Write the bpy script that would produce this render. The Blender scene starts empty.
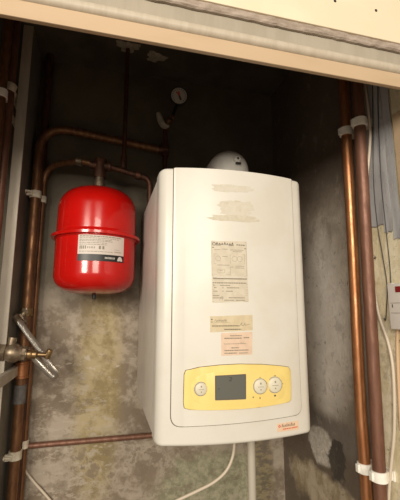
import bpy, bmesh, math, random
from mathutils import Vector, Matrix
random.seed(7)
S = bpy.context.scene
C = S.collection
PI = math.pi
# ---------------------------------------------------------------- camera
FPX = 361.0
PITCH = math.radians(9.5)
YAW = math.radians(14.5)
CZ = 1.5
cam = bpy.data.cameras.new('camera')
cam.sensor_fit = 'VERTICAL'
cam.sensor_height = 24.0
cam.lens = 24.0 * FPX / 500.0
cam.clip_start = 0.02
co = bpy.data.objects.new('camera', cam)
C.objects.link(co)
co.location = (0, 0, CZ)
co.rotation_euler = (PI / 2 + PITCH, 0, -YAW)
S.camera = co
# ---------------------------------------------------------------- world, lights, exposure
S.view_settings.view_transform = 'Standard'
S.view_settings.look = 'None'
S.view_settings.gamma = 1
S.view_settings.use_curve_mapping = False
S.view_settings.exposure = 0.0
w = bpy.data.worlds.new('world')
S.world = w
w.use_nodes = True
w.node_tree.nodes['Background'].inputs[0].default_value = (1.0, 0.90, 0.76, 1)
w.node_tree.nodes['Background'].inputs[1].default_value = 0.33


def area(name, loc, target, sx, sy, power, col):
    l = bpy.data.lights.new(name, 'AREA')
    l.shape = 'RECTANGLE'
    l.size = sx
    l.size_y = sy
    l.energy = power
    l.color = col
    o = bpy.data.objects.new(name, l)
    C.objects.link(o)
    o.location = loc
    o.rotation_euler = (Vector(target) - Vector(loc)).to_track_quat('-Z', 'Y').to_euler()
    return o


for wx, pw in ((-2.1, 150), (0.15, 62)):
    area('room_window_light', (wx, -2.7, 2.35), (0.2 + wx * .3, 1.2, 1.3), 1.1, 1.3, pw, (1.0, 0.9, 0.76))

# ---------------------------------------------------------------- geometry helpers
FV = (math.sin(YAW) * math.cos(PITCH), math.cos(YAW) * math.cos(PITCH), math.sin(PITCH))
RV = (math.cos(YAW), -math.sin(YAW), 0)
UV = (-math.sin(YAW) * math.sin(PITCH), -math.cos(YAW) * math.sin(PITCH), math.cos(PITCH))


def ray(px, py):
    a = (px - 200) / FPX
    b = (250 - py) / FPX
    return Vector([FV[i] + a * RV[i] + b * UV[i] for i in range(3)])


def at(px, py, Y):
    d = ray(px, py)
    v = d * (Y / d[1])
    v.z += CZ
    return v


def ax(px, py, X):
    d = ray(px, py)
    v = d * (X / d[0])
    v.z += CZ
    return v


def az(px, py, Z):
    d = ray(px, py)
    v = d * ((Z - CZ) / d[2])
    v.z += CZ
    return v


def link_mesh(name, bm, mat, parent=None, smooth=True, loc=None):
    me = bpy.data.meshes.new(name)
    bmesh.ops.recalc_face_normals(bm, faces=bm.faces[:])
    if smooth:
        for f in bm.faces:
            f.smooth = True
        for e in bm.edges:
            if len(e.link_faces) == 2 and e.calc_face_angle(0) > 0.6:
                e.smooth = False
    bm.to_mesh(me)
    bm.free()
    o = bpy.data.objects.new(name, me)
    C.objects.link(o)
    if mat:
        me.materials.append(mat)
    if parent:
        o.parent = parent
        pl = Vector(parent.location)
        q = parent.parent
        while q:
            pl += Vector(q.location)
            q = q.parent
        me.transform(Matrix.Translation(-pl))
    elif loc is not None:
        me.transform(Matrix.Translation(-Vector(loc)))
        o.location = loc
    return o


def tag(o, label, cat, group=None):
    o['label'] = label
    o['category'] = cat
    if group:
        o['group'] = group
    return o


def thing(name, label, cat, loc, group=None):
    o = bpy.data.objects.new(name, None)
    C.objects.link(o)
    o.empty_display_size = 0.05
    o.location = loc
    return tag(o, label, cat, group)


def struct(name, bm, mat, smooth=False):
    o = link_mesh(name, bm, mat, None, smooth)
    o['kind'] = 'structure'
    return o


def box(bm, x0, x1, y0, y1, z0, z1, bev=0.0, seg=2):
    t = bmesh.new()
    bmesh.ops.create_cube(t, size=1.0)
    for v in t.verts:
        v.co = Vector((x0 + (v.co.x + .5) * (x1 - x0), y0 + (v.co.y + .5) * (y1 - y0), z0 + (v.co.z + .5) * (z1 - z0)))
    if bev:
        bmesh.ops.bevel(t, geom=t.edges[:], offset=bev, segments=seg, profile=0.5, affect='EDGES')
    me = bpy.data.meshes.new('tmp')
    t.to_mesh(me)
    t.free()
    bm.from_mesh(me)
    bpy.data.meshes.remove(me)
    return bm


def frame(d):
    d = d.normalized()
    a = Vector((0, 0, 1)) if abs(d.z) < 0.9 else Vector((1, 0, 0))
    u = d.cross(a).normalized()
    return u, d.cross(u).normalized()


def tube(bm, pts, r, n=20, cap=True, hollow=0):
    pts = [Vector(p) for p in pts]
    rs = r if isinstance(r, (list, tuple)) else [r] * len(pts)
    dirs = []
    for i in range(len(pts)):
        a = pts[max(i - 1, 0)]
        b = pts[min(i + 1, len(pts) - 1)]
        dirs.append((b - a).normalized())
    u, _ = frame(dirs[0])
    rings = []
    for i, p in enumerate(pts):
        d = dirs[i]
        u = (u - d * u.dot(d)).normalized()
        v = d.cross(u)
        rings.append([bm.verts.new(p + (u * math.cos(2 * PI * k / n) + v * math.sin(2 * PI * k / n)) * rs[i]) for k in range(n)])
    for i in range(len(rings) - 1):
        for k in range(n):
            bm.faces.new((rings[i][k], rings[i][(k + 1) % n], rings[i + 1][(k + 1) % n], rings[i + 1][k]))
    if cap:
        bm.faces.new(rings[0][::-1])
        bm.faces.new(rings[-1])
    return bm


def fillet(pts, rad, n=8):
    pts = [Vector(p) for p in pts]
    out = [pts[0]]
    for i in range(1, len(pts) - 1):
        a, b, c = pts[i - 1], pts[i], pts[i + 1]
        rr = rad[i - 1] if isinstance(rad, (list, tuple)) else rad
        d1 = min(rr, (a - b).length * .49)
        d2 = min(rr, (c - b).length * .49)
        p0 = b + (a - b).normalized() * d1
        p2 = b + (c - b).normalized() * d2
        for k in range(n + 1):
            t = k / n
            out.append(p0 * (1 - t) ** 2 + b * 2 * t * (1 - t) + p2 * t * t)
    out.append(pts[-1])
    return out


def spline(pts, n=8):
    pts = [Vector(p) for p in pts]
    out = []
    for i in range(len(pts) - 1):
        p0 = pts[max(i - 1, 0)]
        p1, p2 = pts[i], pts[i + 1]
        p3 = pts[min(i + 2, len(pts) - 1)]
        for k in range(n):
            t = k / n
            out.append(0.5 * ((2 * p1) + (p2 - p0) * t + (2 * p0 - 5 * p1 + 4 * p2 - p3) * t * t + (3 * p1 - p0 - 3 * p2 + p3) * t ** 3))
    out.append(pts[-1])
    return out


def lathe(bm, prof, origin, axis=(0, 0, 1), n=32):
    """prof: list of (r, h) along axis"""
    o = Vector(origin)
    d = Vector(axis).normalized()
    u, v = frame(d)
    rings = []
    for r, h in prof:
        if r < 1e-6:
            rings.append([bm.verts.new(o + d * h)])
        else:
            rings.append([bm.verts.new(o + d * h + (u * math.cos(2 * PI * k / n) + v * math.sin(2 * PI * k / n)) * r) for k in range(n)])
    for a, b in zip(rings[:-1], rings[1:]):
        for k in range(n):
            k2 = (k + 1) % n
            if len(a) == 1 and len(b) == 1:
                continue
            if len(a) == 1:
                bm.faces.new((a[0], b[k2], b[k]))
            elif len(b) == 1:
                bm.faces.new((a[k], a[k2], b[0]))
            else:
                bm.faces.new((a[k], a[k2], b[k2], b[k]))
    return bm


def ringband(bm, origin, axis, r_in, r_out, h, n=32):
    e = min(0.0012, h * .2)
    lathe(bm, [(r_in, -h / 2), (r_out - e, -h / 2), (r_out, -h / 2 + e), (r_out, h / 2 - e), (r_out - e, h / 2), (r_in, h / 2), (r_in, -h / 2)], origin, axis, n)
    bmesh.ops.remove_doubles(bm, verts=bm.verts[:], dist=1e-6)
    return bm


# ---------------------------------------------------------------- materials
def mat(name, col, rough=0.6, metal=0.0, spec=0.5, coat=0.0):
    m = bpy.data.materials.new(name)
    m.use_nodes = True
    b = m.node_tree.nodes['Principled BSDF']
    b.inputs['Base Color'].default_value = (*col, 1)
    b.inputs['Roughness'].default_value = rough
    b.inputs['Metallic'].default_value = metal
    b.inputs['Specular IOR Level'].default_value = spec
    b.inputs['Coat Weight'].default_value = coat
    return m


class N:
    def __init__(s, m):
        s.t = m.node_tree
        s.b = s.t.nodes['Principled BSDF']
        s.co = s.t.nodes.new('ShaderNodeTexCoord').outputs['Object']

    def n(s, typ, **kw):
        x = s.t.nodes.new(typ)
        for k, v in kw.items():
            setattr(x, k, v)
        return x

    def put(s, sock, v):
        if hasattr(v, 'links'):
            s.t.links.new(v, sock)
        else:
            sock.default_value = v

    def noise(s, scale, detail=5, rough=0.6, stretch=(1, 1, 1), dist=0.0):
        mp = s.n('ShaderNodeMapping')
        mp.inputs['Scale'].default_value = stretch
        s.t.links.new(s.co, mp.inputs['Vector'])
        x = s.n('ShaderNodeTexNoise')
        x.inputs['Scale'].default_value = scale
        x.inputs['Detail'].default_value = detail
        x.inputs['Roughness'].default_value = rough
        x.inputs['Distortion'].default_value = dist
        s.t.links.new(mp.outputs[0], x.inputs['Vector'])
        return x.outputs['Fac']

    def ramp(s, fac, a, b, ca=0.0, cb=1.0):
        x = s.n('ShaderNodeMapRange')
        s.put(x.inputs['Value'], fac)
        x.inputs['From Min'].default_value = a
        x.inputs['From Max'].default_value = b
        x.inputs['To Min'].default_value = ca
        x.inputs['To Max'].default_value = cb
        x.interpolation_type = 'SMOOTHSTEP'
        return x.outputs[0]

    def mix(s, fac, a, b, mode='MIX'):
        x = s.n('ShaderNodeMix')
        x.data_type = 'RGBA'
        x.blend_type = mode
        s.put(x.inputs[0], fac)
        for i, v in ((6, a), (7, b)):
            if hasattr(v, 'links'):
                s.t.links.new(v, x.inputs[i])
            else:
                x.inputs[i].default_value = (*v, 1)
        return x.outputs[2]

    def math(s, op, a, b=0.0):
        x = s.n('ShaderNodeMath')
        x.operation = op
        s.put(x.inputs[0], a)
        s.put(x.inputs[1], b)
        return x.outputs[0]

    def blob(s, c, sc, soft=0.35, wob=0.5, nscale=9):
        """ragged ellipse mask around world point c, semi-axes sc"""
        v = s.n('ShaderNodeVectorMath')
        v.operation = 'SUBTRACT'
        s.t.links.new(s.co, v.inputs[0])
        v.inputs[1].default_value = c
        q = s.n('ShaderNodeVectorMath')
        q.operation = 'MULTIPLY'
        s.t.links.new(v.outputs[0], q.inputs[0])
        q.inputs[1].default_value = tuple(1.0 / k if k else 0.0 for k in sc)
        l = s.n('ShaderNodeVectorMath')
        l.operation = 'LENGTH'
        s.t.links.new(q.outputs[0], l.inputs[0])
        nz = s.noise(nscale, 6, 0.65)
        d = s.math('ADD', l.outputs['Value'], s.math('MULTIPLY', s.math('SUBTRACT', nz, 0.5), wob * 2))
        return s.ramp(d, 1 + soft, 1 - soft)

    def bump(s, h, strength=0.3, dist=0.01):
        x = s.n('ShaderNodeBump')
        x.inputs['Strength'].default_value = strength
        x.inputs['Distance'].default_value = dist
        s.put(x.inputs['Height'], h)
        s.t.links.new(x.outputs[0], s.b.inputs['Normal'])

    def col(s, c):
        s.t.links.new(c, s.b.inputs['Base Color'])

    def rough(s, c):
        s.t.links.new(c, s.b.inputs['Roughness'])


def mottled(name, c1, c2, scale=40, rough=0.6, metal=0.0, spec=0.5, lo=0.35, hi=0.65, coat=0.0, bump=0.0, stretch=(1, 1, 1), r2=None):
    m = mat(name, c1, rough, metal, spec, coat)
    k = N(m)
    nz = k.noise(scale, 5, 0.6, stretch)
    k.col(k.mix(k.ramp(nz, lo, hi), c1, c2))
    if r2 is not None:
        k.rough(k.ramp(nz, lo, hi, rough, r2))
    if bump:
        k.bump(k.noise(scale * 3, 4, 0.6, stretch), bump, 0.003)
    return m


M = {}
M['copper_bright'] = mottled('copper_bright', (0.58, 0.275, 0.13), (0.40, 0.165, 0.07), 14, 0.36, 0.8, stretch=(4, 4, 1), r2=0.45, bump=.05)
M['copper_brown'] = mottled('copper_brown', (0.215, 0.105, 0.068), (0.16, 0.072, 0.045), 16, 0.42, 0.35, stretch=(4, 4, 1), r2=0.55, bump=.05)
M['copper_old'] = mottled('copper_old', (0.27, 0.135, 0.062), (0.17, 0.078, 0.038), 22, 0.42, 0.6, stretch=(3, 3, 1), r2=0.55, bump=.06)
M['copper_dark'] = mottled('copper_dark', (0.14, 0.06, 0.035), (0.07, 0.035, 0.022), 22, 0.5, 0.6, stretch=(3, 3, 1), bump=.06)
M['brass'] = mottled('brass', (0.36, 0.24, 0.11), (0.2, 0.13, 0.07), 60, 0.38, 0.85)
M['dull_metal'] = mottled('dull_metal', (0.31, 0.245, 0.17), (0.17, 0.125, 0.085), 50, 0.42, 0.7)
M['casing'] = mottled('casing_enamel', (0.69, 0.67, 0.61), (0.65, 0.615, 0.54), 5, 0.32, 0, lo=.4, hi=.7)
M['casing_side'] = mottled('casing_side_enamel', (0.66, 0.62, 0.56), (0.58, 0.53, 0.47), 6, 0.38, 0, lo=.4, hi=.7)
M['gap'] = mat('dark_gap', (0.12, 0.10, 0.08), 0.8)
M['yellow'] = mottled('yellow_plastic', (0.83, 0.66, 0.235), (0.80, 0.61, 0.20), 8, 0.38)
M['lcd'] = mat('lcd_grey', (0.12, 0.122, 0.105), 0.22)
M['lcdseg'] = mat('lcd_segment', (0.02, 0.025, 0.02), 0.4)
M['dial'] = mat('dial_cream', (0.66, 0.62, 0.49), 0.4)
M['ink'] = mat('ink', (0.07, 0.06, 0.05), 0.7)
M['ink_soft'] = mat('ink_soft', (0.25, 0.22, 0.17), 0.7)
M['paper'] = mottled('label_paper', (0.62, 0.56, 0.45), (0.56, 0.50, 0.39), 60, 0.6)
M['paper_tan'] = mottled('label_tan', (0.62, 0.53, 0.36), (0.56, 0.47, 0.31), 60, 0.6)
M['paper_pink'] = mottled('label_pink', (0.70, 0.53, 0.40), (0.64, 0.48, 0.36), 60, 0.6)
M['sticker'] = mottled('sticker_peach', (0.78, 0.58, 0.42), (0.74, 0.52, 0.36), 80, 0.5)
M['red_ink'] = mat('red_ink', (0.62, 0.09, 0.03), 0.6)
M['residue'] = mottled('tape_residue', (0.55, 0.50, 0.39), (0.61, 0.565, 0.46), 120, 0.75, bump=.1)
M['residue_pale'] = mottled('tape_residue_pale', (0.63, 0.595, 0.51), (0.60, 0.56, 0.47), 120, 0.75, bump=.1)
M['red'] = mottled('red_paint', (0.54, 0.006, 0.004), (0.48, 0.005, 0.003), 12, 0.2, 0, coat=0.4)
M['vlabel'] = mat('vessel_label_paper', (0.62, 0.55, 0.50), 0.45)
M['black'] = mat('black_print', (0.012, 0.012, 0.012), 0.4)
M['white_print'] = mat('white_print', (0.6, 0.57, 0.54), 0.5)
M['clip'] = mottled('clip_plastic', (0.90, 0.88, 0.82), (0.82, 0.79, 0.71), 40, 0.45)
M['clip_old'] = mottled('clip_old_plastic', (0.70, 0.64, 0.51), (0.55, 0.48, 0.37), 50, 0.5)
M['white_cable'] = mat('cable_sheath', (0.62, 0.54, 0.43), 0.45)
M['grey_cable'] = mat('cable_sheath_grey', (0.50, 0.46, 0.38), 0.5)
M['tan_cable'] = mat('cable_sheath_tan', (0.60, 0.42, 0.26), 0.5)
M['black_cable'] = mat('cable_black', (0.03, 0.03, 0.03), 0.5)
M['white_plastic'] = mat('white_plastic', (0.72, 0.68, 0.64), 0.4)
M['flue'] = mottled('flue_white', (0.74, 0.72, 0.67), (0.66, 0.64, 0.58), 30, 0.5)
M['black_plastic'] = mat('black_plastic', (0.02, 0.02, 0.02), 0.45)
M['dialface'] = mat('gauge_face', (0.5, 0.48, 0.43), 0.5)
M['redwin'] = mat('red_window', (0.22, 0.012, 0.015), 0.2)
M['plaster'] = mottled('pale_plaster', (0.44, 0.40, 0.33), (0.30, 0.27, 0.22), 60, 0.9, bump=.4)
M['foil'] = mottled('sheet_grey', (0.50, 0.51, 0.53), (0.34, 0.345, 0.36), 14, 0.32, 0.1, stretch=(1, 1, .25), bump=.15, r2=.22)
M['tape'] = mottled('tape_grey', (0.16, 0.15, 0.14), (0.11, 0.1, 0.095), 50, 0.5)

# braided hose
m = mat('braided_steel', (0.42, 0.39, 0.35), 0.33, 0.85)
k = N(m)
wv = k.n('ShaderNodeTexWave')
wv.inputs['Scale'].default_value = 160
wv.inputs['Distortion'].default_value = 4
k.t.links.new(k.co, wv.inputs['Vector'])
k.col(k.mix(wv.outputs['Fac'], (0.42, 0.39, 0.35), (0.85, 0.81, 0.74)))
k.bump(wv.outputs['Fac'], 0.6, 0.002)
M['braid'] = m

# back wall: mottled paint, darker over the upper part, paler peeling patches low down
D = 1.5
XR = 0.752
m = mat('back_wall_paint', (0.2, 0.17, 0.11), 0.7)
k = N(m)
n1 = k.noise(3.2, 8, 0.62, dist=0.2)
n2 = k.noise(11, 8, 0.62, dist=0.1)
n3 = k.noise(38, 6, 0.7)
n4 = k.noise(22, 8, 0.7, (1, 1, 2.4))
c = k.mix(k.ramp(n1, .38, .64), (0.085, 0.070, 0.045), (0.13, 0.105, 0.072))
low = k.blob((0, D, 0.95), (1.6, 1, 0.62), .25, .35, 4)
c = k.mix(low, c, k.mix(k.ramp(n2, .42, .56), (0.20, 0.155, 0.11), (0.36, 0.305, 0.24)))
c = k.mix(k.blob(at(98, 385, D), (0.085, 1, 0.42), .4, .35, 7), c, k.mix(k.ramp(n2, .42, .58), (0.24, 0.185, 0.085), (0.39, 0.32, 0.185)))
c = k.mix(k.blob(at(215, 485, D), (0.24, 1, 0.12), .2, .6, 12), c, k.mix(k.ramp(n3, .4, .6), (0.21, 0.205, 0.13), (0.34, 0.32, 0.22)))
c = k.mix(k.math('MULTIPLY', k.ramp(n4, .56, .60), k.blob(at(88, 366, D), (0.20, 1, 0.05), .2, .5, 9)), c, (0.46, 0.40, 0.32))
c = k.mix(k.math('MULTIPLY', k.ramp(n4, .53, .56), k.math('MULTIPLY', k.blob(at(70, 440, D), (0.16, 1, 0.22), .2, .6, 9), .75)), c, (0.40, 0.345, 0.275))
c = k.mix(k.math('MULTIPLY', k.ramp(n2, .52, .57), k.math('MULTIPLY', k.blob(at(125, 460, D), (0.20, 1, 0.12), .2, .6, 9), .7)), c, (0.15, 0.11, 0.075))
n5 = k.noise(7, 9, 0.72, (1, 1, 1.6))
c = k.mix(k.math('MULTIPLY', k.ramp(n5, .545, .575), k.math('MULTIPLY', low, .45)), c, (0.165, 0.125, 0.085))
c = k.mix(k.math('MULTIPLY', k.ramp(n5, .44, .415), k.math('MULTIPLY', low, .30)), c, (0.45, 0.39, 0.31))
c = k.mix(k.math('MULTIPLY', k.blob(at(262, 470, D), (0.05, 1, 0.20), .2, .6, 12), .7), c, k.mix(k.ramp(n4, .45, .55), (0.10, 0.075, 0.05), (0.26, 0.20, 0.10)))
c = k.mix(k.math('MULTIPLY', k.ramp(n3, .60, .72), .6), c, (0.12, 0.10, 0.07))
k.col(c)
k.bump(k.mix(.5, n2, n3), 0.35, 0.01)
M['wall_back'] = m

# right wall: sooty plaster, bare beige plaster near the opening
m = mat('right_wall_plaster', (0.2, 0.17, 0.13), 0.62)
k = N(m)
n1 = k.noise(4, 8, 0.62, dist=.5)
n2 = k.noise(13, 8, 0.7, dist=.8)
n3 = k.noise(55, 6, 0.7)
c = k.mix(k.ramp(n1, .35, .65), (0.115, 0.085, 0.062), (0.16, 0.125, 0.095))
c = k.mix(k.blob(ax(330, 300, XR), (1, 0.22, 0.34), .40, .25, 5), c, k.mix(k.ramp(n2, .35, .65), (0.32, 0.275, 0.225), (0.42, 0.365, 0.30)))
c = k.mix(k.blob(ax(321, 322, XR), (1, 0.13, 0.31), .38, .14, 5), c, k.mix(k.ramp(n2, .35, .65), (0.58, 0.53, 0.47), (0.68, 0.63, 0.57)))
c = k.mix(k.blob(ax(328, 432, XR), (1, 0.24, 0.055), .4, .4, 9), c, (0.16, 0.135, 0.115))
c = k.mix(k.blob(ax(321, 446, XR), (1, 0.08, 0.06), .12, .5, 13), c, k.mix(k.ramp(n3, .4, .6), (0.42, 0.385, 0.33), (0.58, 0.54, 0.48)))
c = k.mix(k.blob(ax(337, 462, XR), (1, 0.05, 0.06), .10, 1.1, 16), c, (0.055, 0.047, 0.04))
c = k.mix(k.blob(ax(325, 495, XR), (1, 0.24, 0.075), .2, .6, 11), c, k.mix(k.ramp(n2, .4, .6), (0.30, 0.235, 0.145), (0.48, 0.41, 0.30)))
c = k.mix(k.blob((XR, 0.66, CZ - .1), (1, 0.262, 3.0), .05, .08, 6), c, k.mix(k.ramp(n2, .4, .62), (0.70, 0.62, 0.41), (0.86, 0.79, 0.60)))
n5 = k.noise(17, 9, 0.75, (1, 1, .8))
c = k.mix(k.math('MULTIPLY', k.ramp(n5, .55, .60), .28), c, (0.13, 0.105, 0.08))
c = k.mix(k.math('MULTIPLY', k.ramp(n5, .44, .38), .15), c, (0.60, 0.54, 0.46))
c = k.mix(k.ramp(n3, .62, .70), c, (0.10, 0.08, 0.06))
k.col(c)
k.rough(k.ramp(n1, .3, .7, .42, .7))
k.bump(k.mix(.5, n2, n3), 0.45, 0.012)
M['wall_right'] = m

m = mottled('grey_board', (0.20, 0.185, 0.15), (0.145, 0.13, 0.105), 9, 0.7, bump=.15)
M['board'] = m
M['board_edge'] = mottled('board_edge_paint', (0.52, 0.47, 0.385), (0.42, 0.37, 0.30), 18, 0.6, bump=.15, stretch=(1, 1, .3))
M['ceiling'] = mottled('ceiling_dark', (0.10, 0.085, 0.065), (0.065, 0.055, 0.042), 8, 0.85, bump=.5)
M['lintel'] = mottled('lintel_beige', (0.52, 0.385, 0.25), (0.47, 0.34, 0.21), 10, 0.5, stretch=(.3, 1, 1), bump=.03)
M['bead'] = mottled('bead_grey', (0.52, 0.455, 0.36), (0.46, 0.40, 0.31), 26, 0.5, stretch=(2, 1, .3), bump=.1)
M['groove'] = mottled('groove_grey', (0.38, 0.335, 0.265), (0.34, 0.30, 0.235), 30, 0.75, stretch=(1, 1, .2), bump=.1)
M['ply_edge'] = mottled('plywood_edge', (0.42, 0.35, 0.29), (0.30, 0.24, 0.19), 70, 0.8, stretch=(.4, 1, 1), bump=.8)
M['cream'] = mottled('cream_board', (0.80, 0.70, 0.52), (0.76, 0.65, 0.47), 6, 0.45)
M['hole'] = mat('screw_hole_dark', (0.03, 0.022, 0.015), 0.8)
M['floor'] = mottled('floor_boards', (0.20, 0.15, 0.10), (0.14, 0.10, 0.07), 10, 0.7)
M['outer_wall'] = mottled('outer_wall', (0.20, 0.175, 0.14), (0.14, 0.12, 0.1), 12, 0.8)

# ---------------------------------------------------------------- structure
HC = at(130, 74, D).z            # recess ceiling
YL = 0.62                        # lintel front
ZL = at(200, 54, YL + .010).z           # lintel bottom
XL = at(22, 310, D).x            # inner face of left partition
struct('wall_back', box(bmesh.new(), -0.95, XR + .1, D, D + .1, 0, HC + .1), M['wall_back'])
struct('wall_right', box(bmesh.new(), XR, XR + .1, 0.6, D, 0, HC + .1), M['wall_right'])
YP = ax(9, 310, XL).y
bm = bmesh.new()
box(bm, XL - .031, XL, YP + .006, D, 0, HC)
o = struct('wall_left', bm, M['board'])
bm = bmesh.new()
box(bm, XL - .033, XL + .0005, YP, YP + .007, 0, HC, .001, 1)
struct('trim_1', bm, M['board_edge'])
struct('wall_outer_left', box(bmesh.new(), -0.95, -0.85, 0.6, D, 0, HC + .1), M['outer_wall'])
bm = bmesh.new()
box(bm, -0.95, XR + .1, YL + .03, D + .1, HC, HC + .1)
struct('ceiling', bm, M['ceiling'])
struct('floor', box(bmesh.new(), -2.2, 2.4, -2.2, D + .1, -.05, 0), M['floor'])
# lintel stack (all run along the opening)


def zat(px, py, Y):
    return at(px, py, Y).z


X0, X1 = -1.0, 1.15
z1 = zat(200, 33, YL)
bm = bmesh.new()
box(bm, X0, X1, YL, YL + .010, ZL, z1 + .004, .0015)
struct('trim_2', bm, M['lintel'])
zb0, zb1 = zat(200, 35, YL), zat(200, 25.5, YL)
bm = bmesh.new()
rb = (zb1 - zb0) / 2 + .001
tube(bm, [(X0, YL + .003, (zb0 + zb1) / 2), (X1, YL + .003, (zb0 + zb1) / 2)], rb, 24)
struct('trim_3', bm, M['bead'], True)
zc0 = zat(200, 12, YL + .012)
bm = bmesh.new()
box(bm, X0, X1, YL + .003, YL + .032, zb1 - .006, zc0 + .03)
struct('trim_4', bm, M['groove'])
# ragged plywood edge
YC = YL - .006
zr1 = zat(200, 0.5, YC)
zr0 = zat(200, 8, YC)
bm = bmesh.new()
nx = 160
rows = []
for i in range(nx + 1):
    x = X0 + (X1 - X0) * i / nx
    j = random.uniform(-.0012, .0012)
    z0 = zr0 + j
    rows.append([bm.verts.new((x, YC + .003, z0)), bm.verts.new((x, YC + random.uniform(-.0012, .001), z0 + .003)),
                 bm.verts.new((x, YC + random.uniform(-.0012, .001), zr1)), bm.verts.new((x, YC + .008, zr1)), bm.verts.new((x, YC + .008, z0))])
for a, b in zip(rows[:-1], rows[1:]):
    for q in range(5):
        bm.faces.new((a[q], a[(q + 1) % 5], b[(q + 1) % 5], b[q]))
bm.faces.new(rows[0])
bm.faces.new(rows[-1][::-1])
struct('trim_5', bm, M['ply_edge'])
# cream board above, slightly proud
YB = YC - .004
bm = bmesh.new()
box(bm, X0, X1, YB, YC + .016, zr1 - .001, zr1 + .9, .0012)
cb = struct('trim_6', bm, M['cream'])
for px, py in ((335, 1.0), (376, 10.5)):
    p = at(px, py, YB)
    bm = bmesh.new()
    lathe(bm, [(0, .0004), (.0022, .0006), (.0030, .0010), (.0036, .0002), (.0036, -.001)], (p.x, YB, p.z), (0, -1, 0), 16)
    link_mesh('screw_hole', bm, M['hole'], cb)
# wall above the door head so the room side is closed
struct('wall_front', box(bmesh.new(), X0, X1, YL + .033, YL + .06, ZL + .05, HC + .4), M['lintel'])
# right jamb
pj = ax(393, 92, XR)
bm = bmesh.new()
box(bm, XR - .012, XR + .12, YL + .03, pj.y, 0, ZL + .02, .001, 1)
struct('trim_7', bm, M['lintel'])
# batten on left partition
a = ax(0, 378, XL + .02)
b = ax(0, 389, XL + .02)
bm = bmesh.new()
box(bm, XL + .0008, XL + .02, ax(-14, 388, XL + .02).y, D, b.z, a.z, .001, 1)
struct('trim_8', bm, M['board_edge'])

# ---------------------------------------------------------------- boiler
BX0, BX1 = at(155, 440, .92).x, at(309, 430, .92).x
BX0 -= .001
BX1 += .010
BZ0, BZ1 = at(152, 440, .92).z - .015, at(158, 169, .92).z + .002
BXC, BHW = (BX0 + BX1) / 2, (BX1 - BX0) / 2
BY, BULGE, BR = 0.915, 0.032, 0.022


def yf(x):
    u = (x - BXC) / BHW
    u = max(-1, min(1, u))
    y = BY - BULGE * (1 - u * u)
    dd = BR - (BHW - abs(x - BXC))
    if dd > 0:
        y += BR * 1.0 - math.sqrt(max(BR * BR - dd * dd, 0))
    return y


def fs(px, py, off=0.004):
    """point of the bowed boiler front seen at (px, py)"""
    Y = BY
    for _ in range(12):
        p = at(px, py, Y)
        Y = yf(p.x) - off
    return at(px, py, Y)


def rounded(pts, rad, n=6):
    pts = [Vector((p[0], p[1], 0)) for p in pts]
    out = []
    L = len(pts)
    for i in range(L):
        a, b, c = pts[i - 1], pts[i], pts[(i + 1) % L]
        rr = rad[i] if isinstance(rad, (list, tuple)) else rad
        d1 = min(rr, (a - b).length * .45)
        d2 = min(rr, (c - b).length * .45)
        p0 = b + (a - b).normalized() * d1
        p2 = b + (c - b).normalized() * d2
        for k in range(n + 1):
            t = k / n
            q = p0 * (1 - t) ** 2 + b * 2 * t * (1 - t) + p2 * t * t
            out.append((q.x, q.y))
    return out


def patch(name, outline, off, thick, m, parent, step=.012, bev=0.0, smooth=True):
    """sheet cut to outline (x, z), thick deep, bent onto the boiler front and standing off it by off"""
    bm = bmesh.new()
    f = bm.faces.new([bm.verts.new((x, 0, z)) for x, z in outline])
    xs = [p[0] for p in outline]
    lo, hi = min(xs), max(xs)
    cuts = []
    x = math.floor(lo / step) * step
    while x < hi:
        if x > lo + 1e-4:
            cuts.append(x)
        x += step
    for e in range(1, 8):
        for q in (BX0 + BR * e / 8 * e / 8, BX1 - BR * e / 8 * e / 8):
            if lo < q < hi:
                cuts.append(q)
    for x in cuts:
        bmesh.ops.bisect_plane(bm, geom=bm.verts[:] + bm.edges[:] + bm.faces[:], plane_co=(x, 0, 0), plane_no=(1, 0, 0), dist=1e-6)
    if thick > 0:
        top = bm.faces[:]
        r = bmesh.ops.extrude_face_region(bm, geom=top)
        vs = [v for v in r['geom'] if isinstance(v, bmesh.types.BMVert)]
        for v in vs:
            v.co.y -= thick
    cx = sum(xs) / len(xs)
    for v in bm.verts:
        v.co.y += yf(v.co.x) - off
    if bev:
        ed = [e for e in bm.edges if len(e.link_faces) == 2 and e.calc_face_angle(0) > 1.0 and all(v.co.y < yf(v.co.x) - off - thick * .5 for v in e.verts)]
        bmesh.ops.bevel(bm, geom=ed, offset=bev, segments=2, profile=.5, affect='EDGES')
    return link_mesh(name, bm, m, parent, smooth)


def pxpoly(pl, off=0.004):
    return [(fs(*p, off).x, fs(*p, off).z) for p in pl]


boiler = thing('boiler', 'white wall hung gas boiler with bowed front and yellow control panel', 'boiler', ((BX0 + BX1) / 2, D, BZ0))
# rear casing
bm = bmesh.new()
box(bm, BX0 + .0025, BX1 - .004, BY + .055, D - .035, BZ0 + .004, BZ1 - .004, .006, 3)
casing = link_mesh('casing', bm, M['casing_side'], boiler)
bm = bmesh.new()
box(bm, BX0 + .03, BX1 - .03, D - .036, D - .001, BZ0 + .05, BZ1 - .05, .001, 1)
link_mesh('mounting_plate', bm, M['dull_metal'], boiler)
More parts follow.
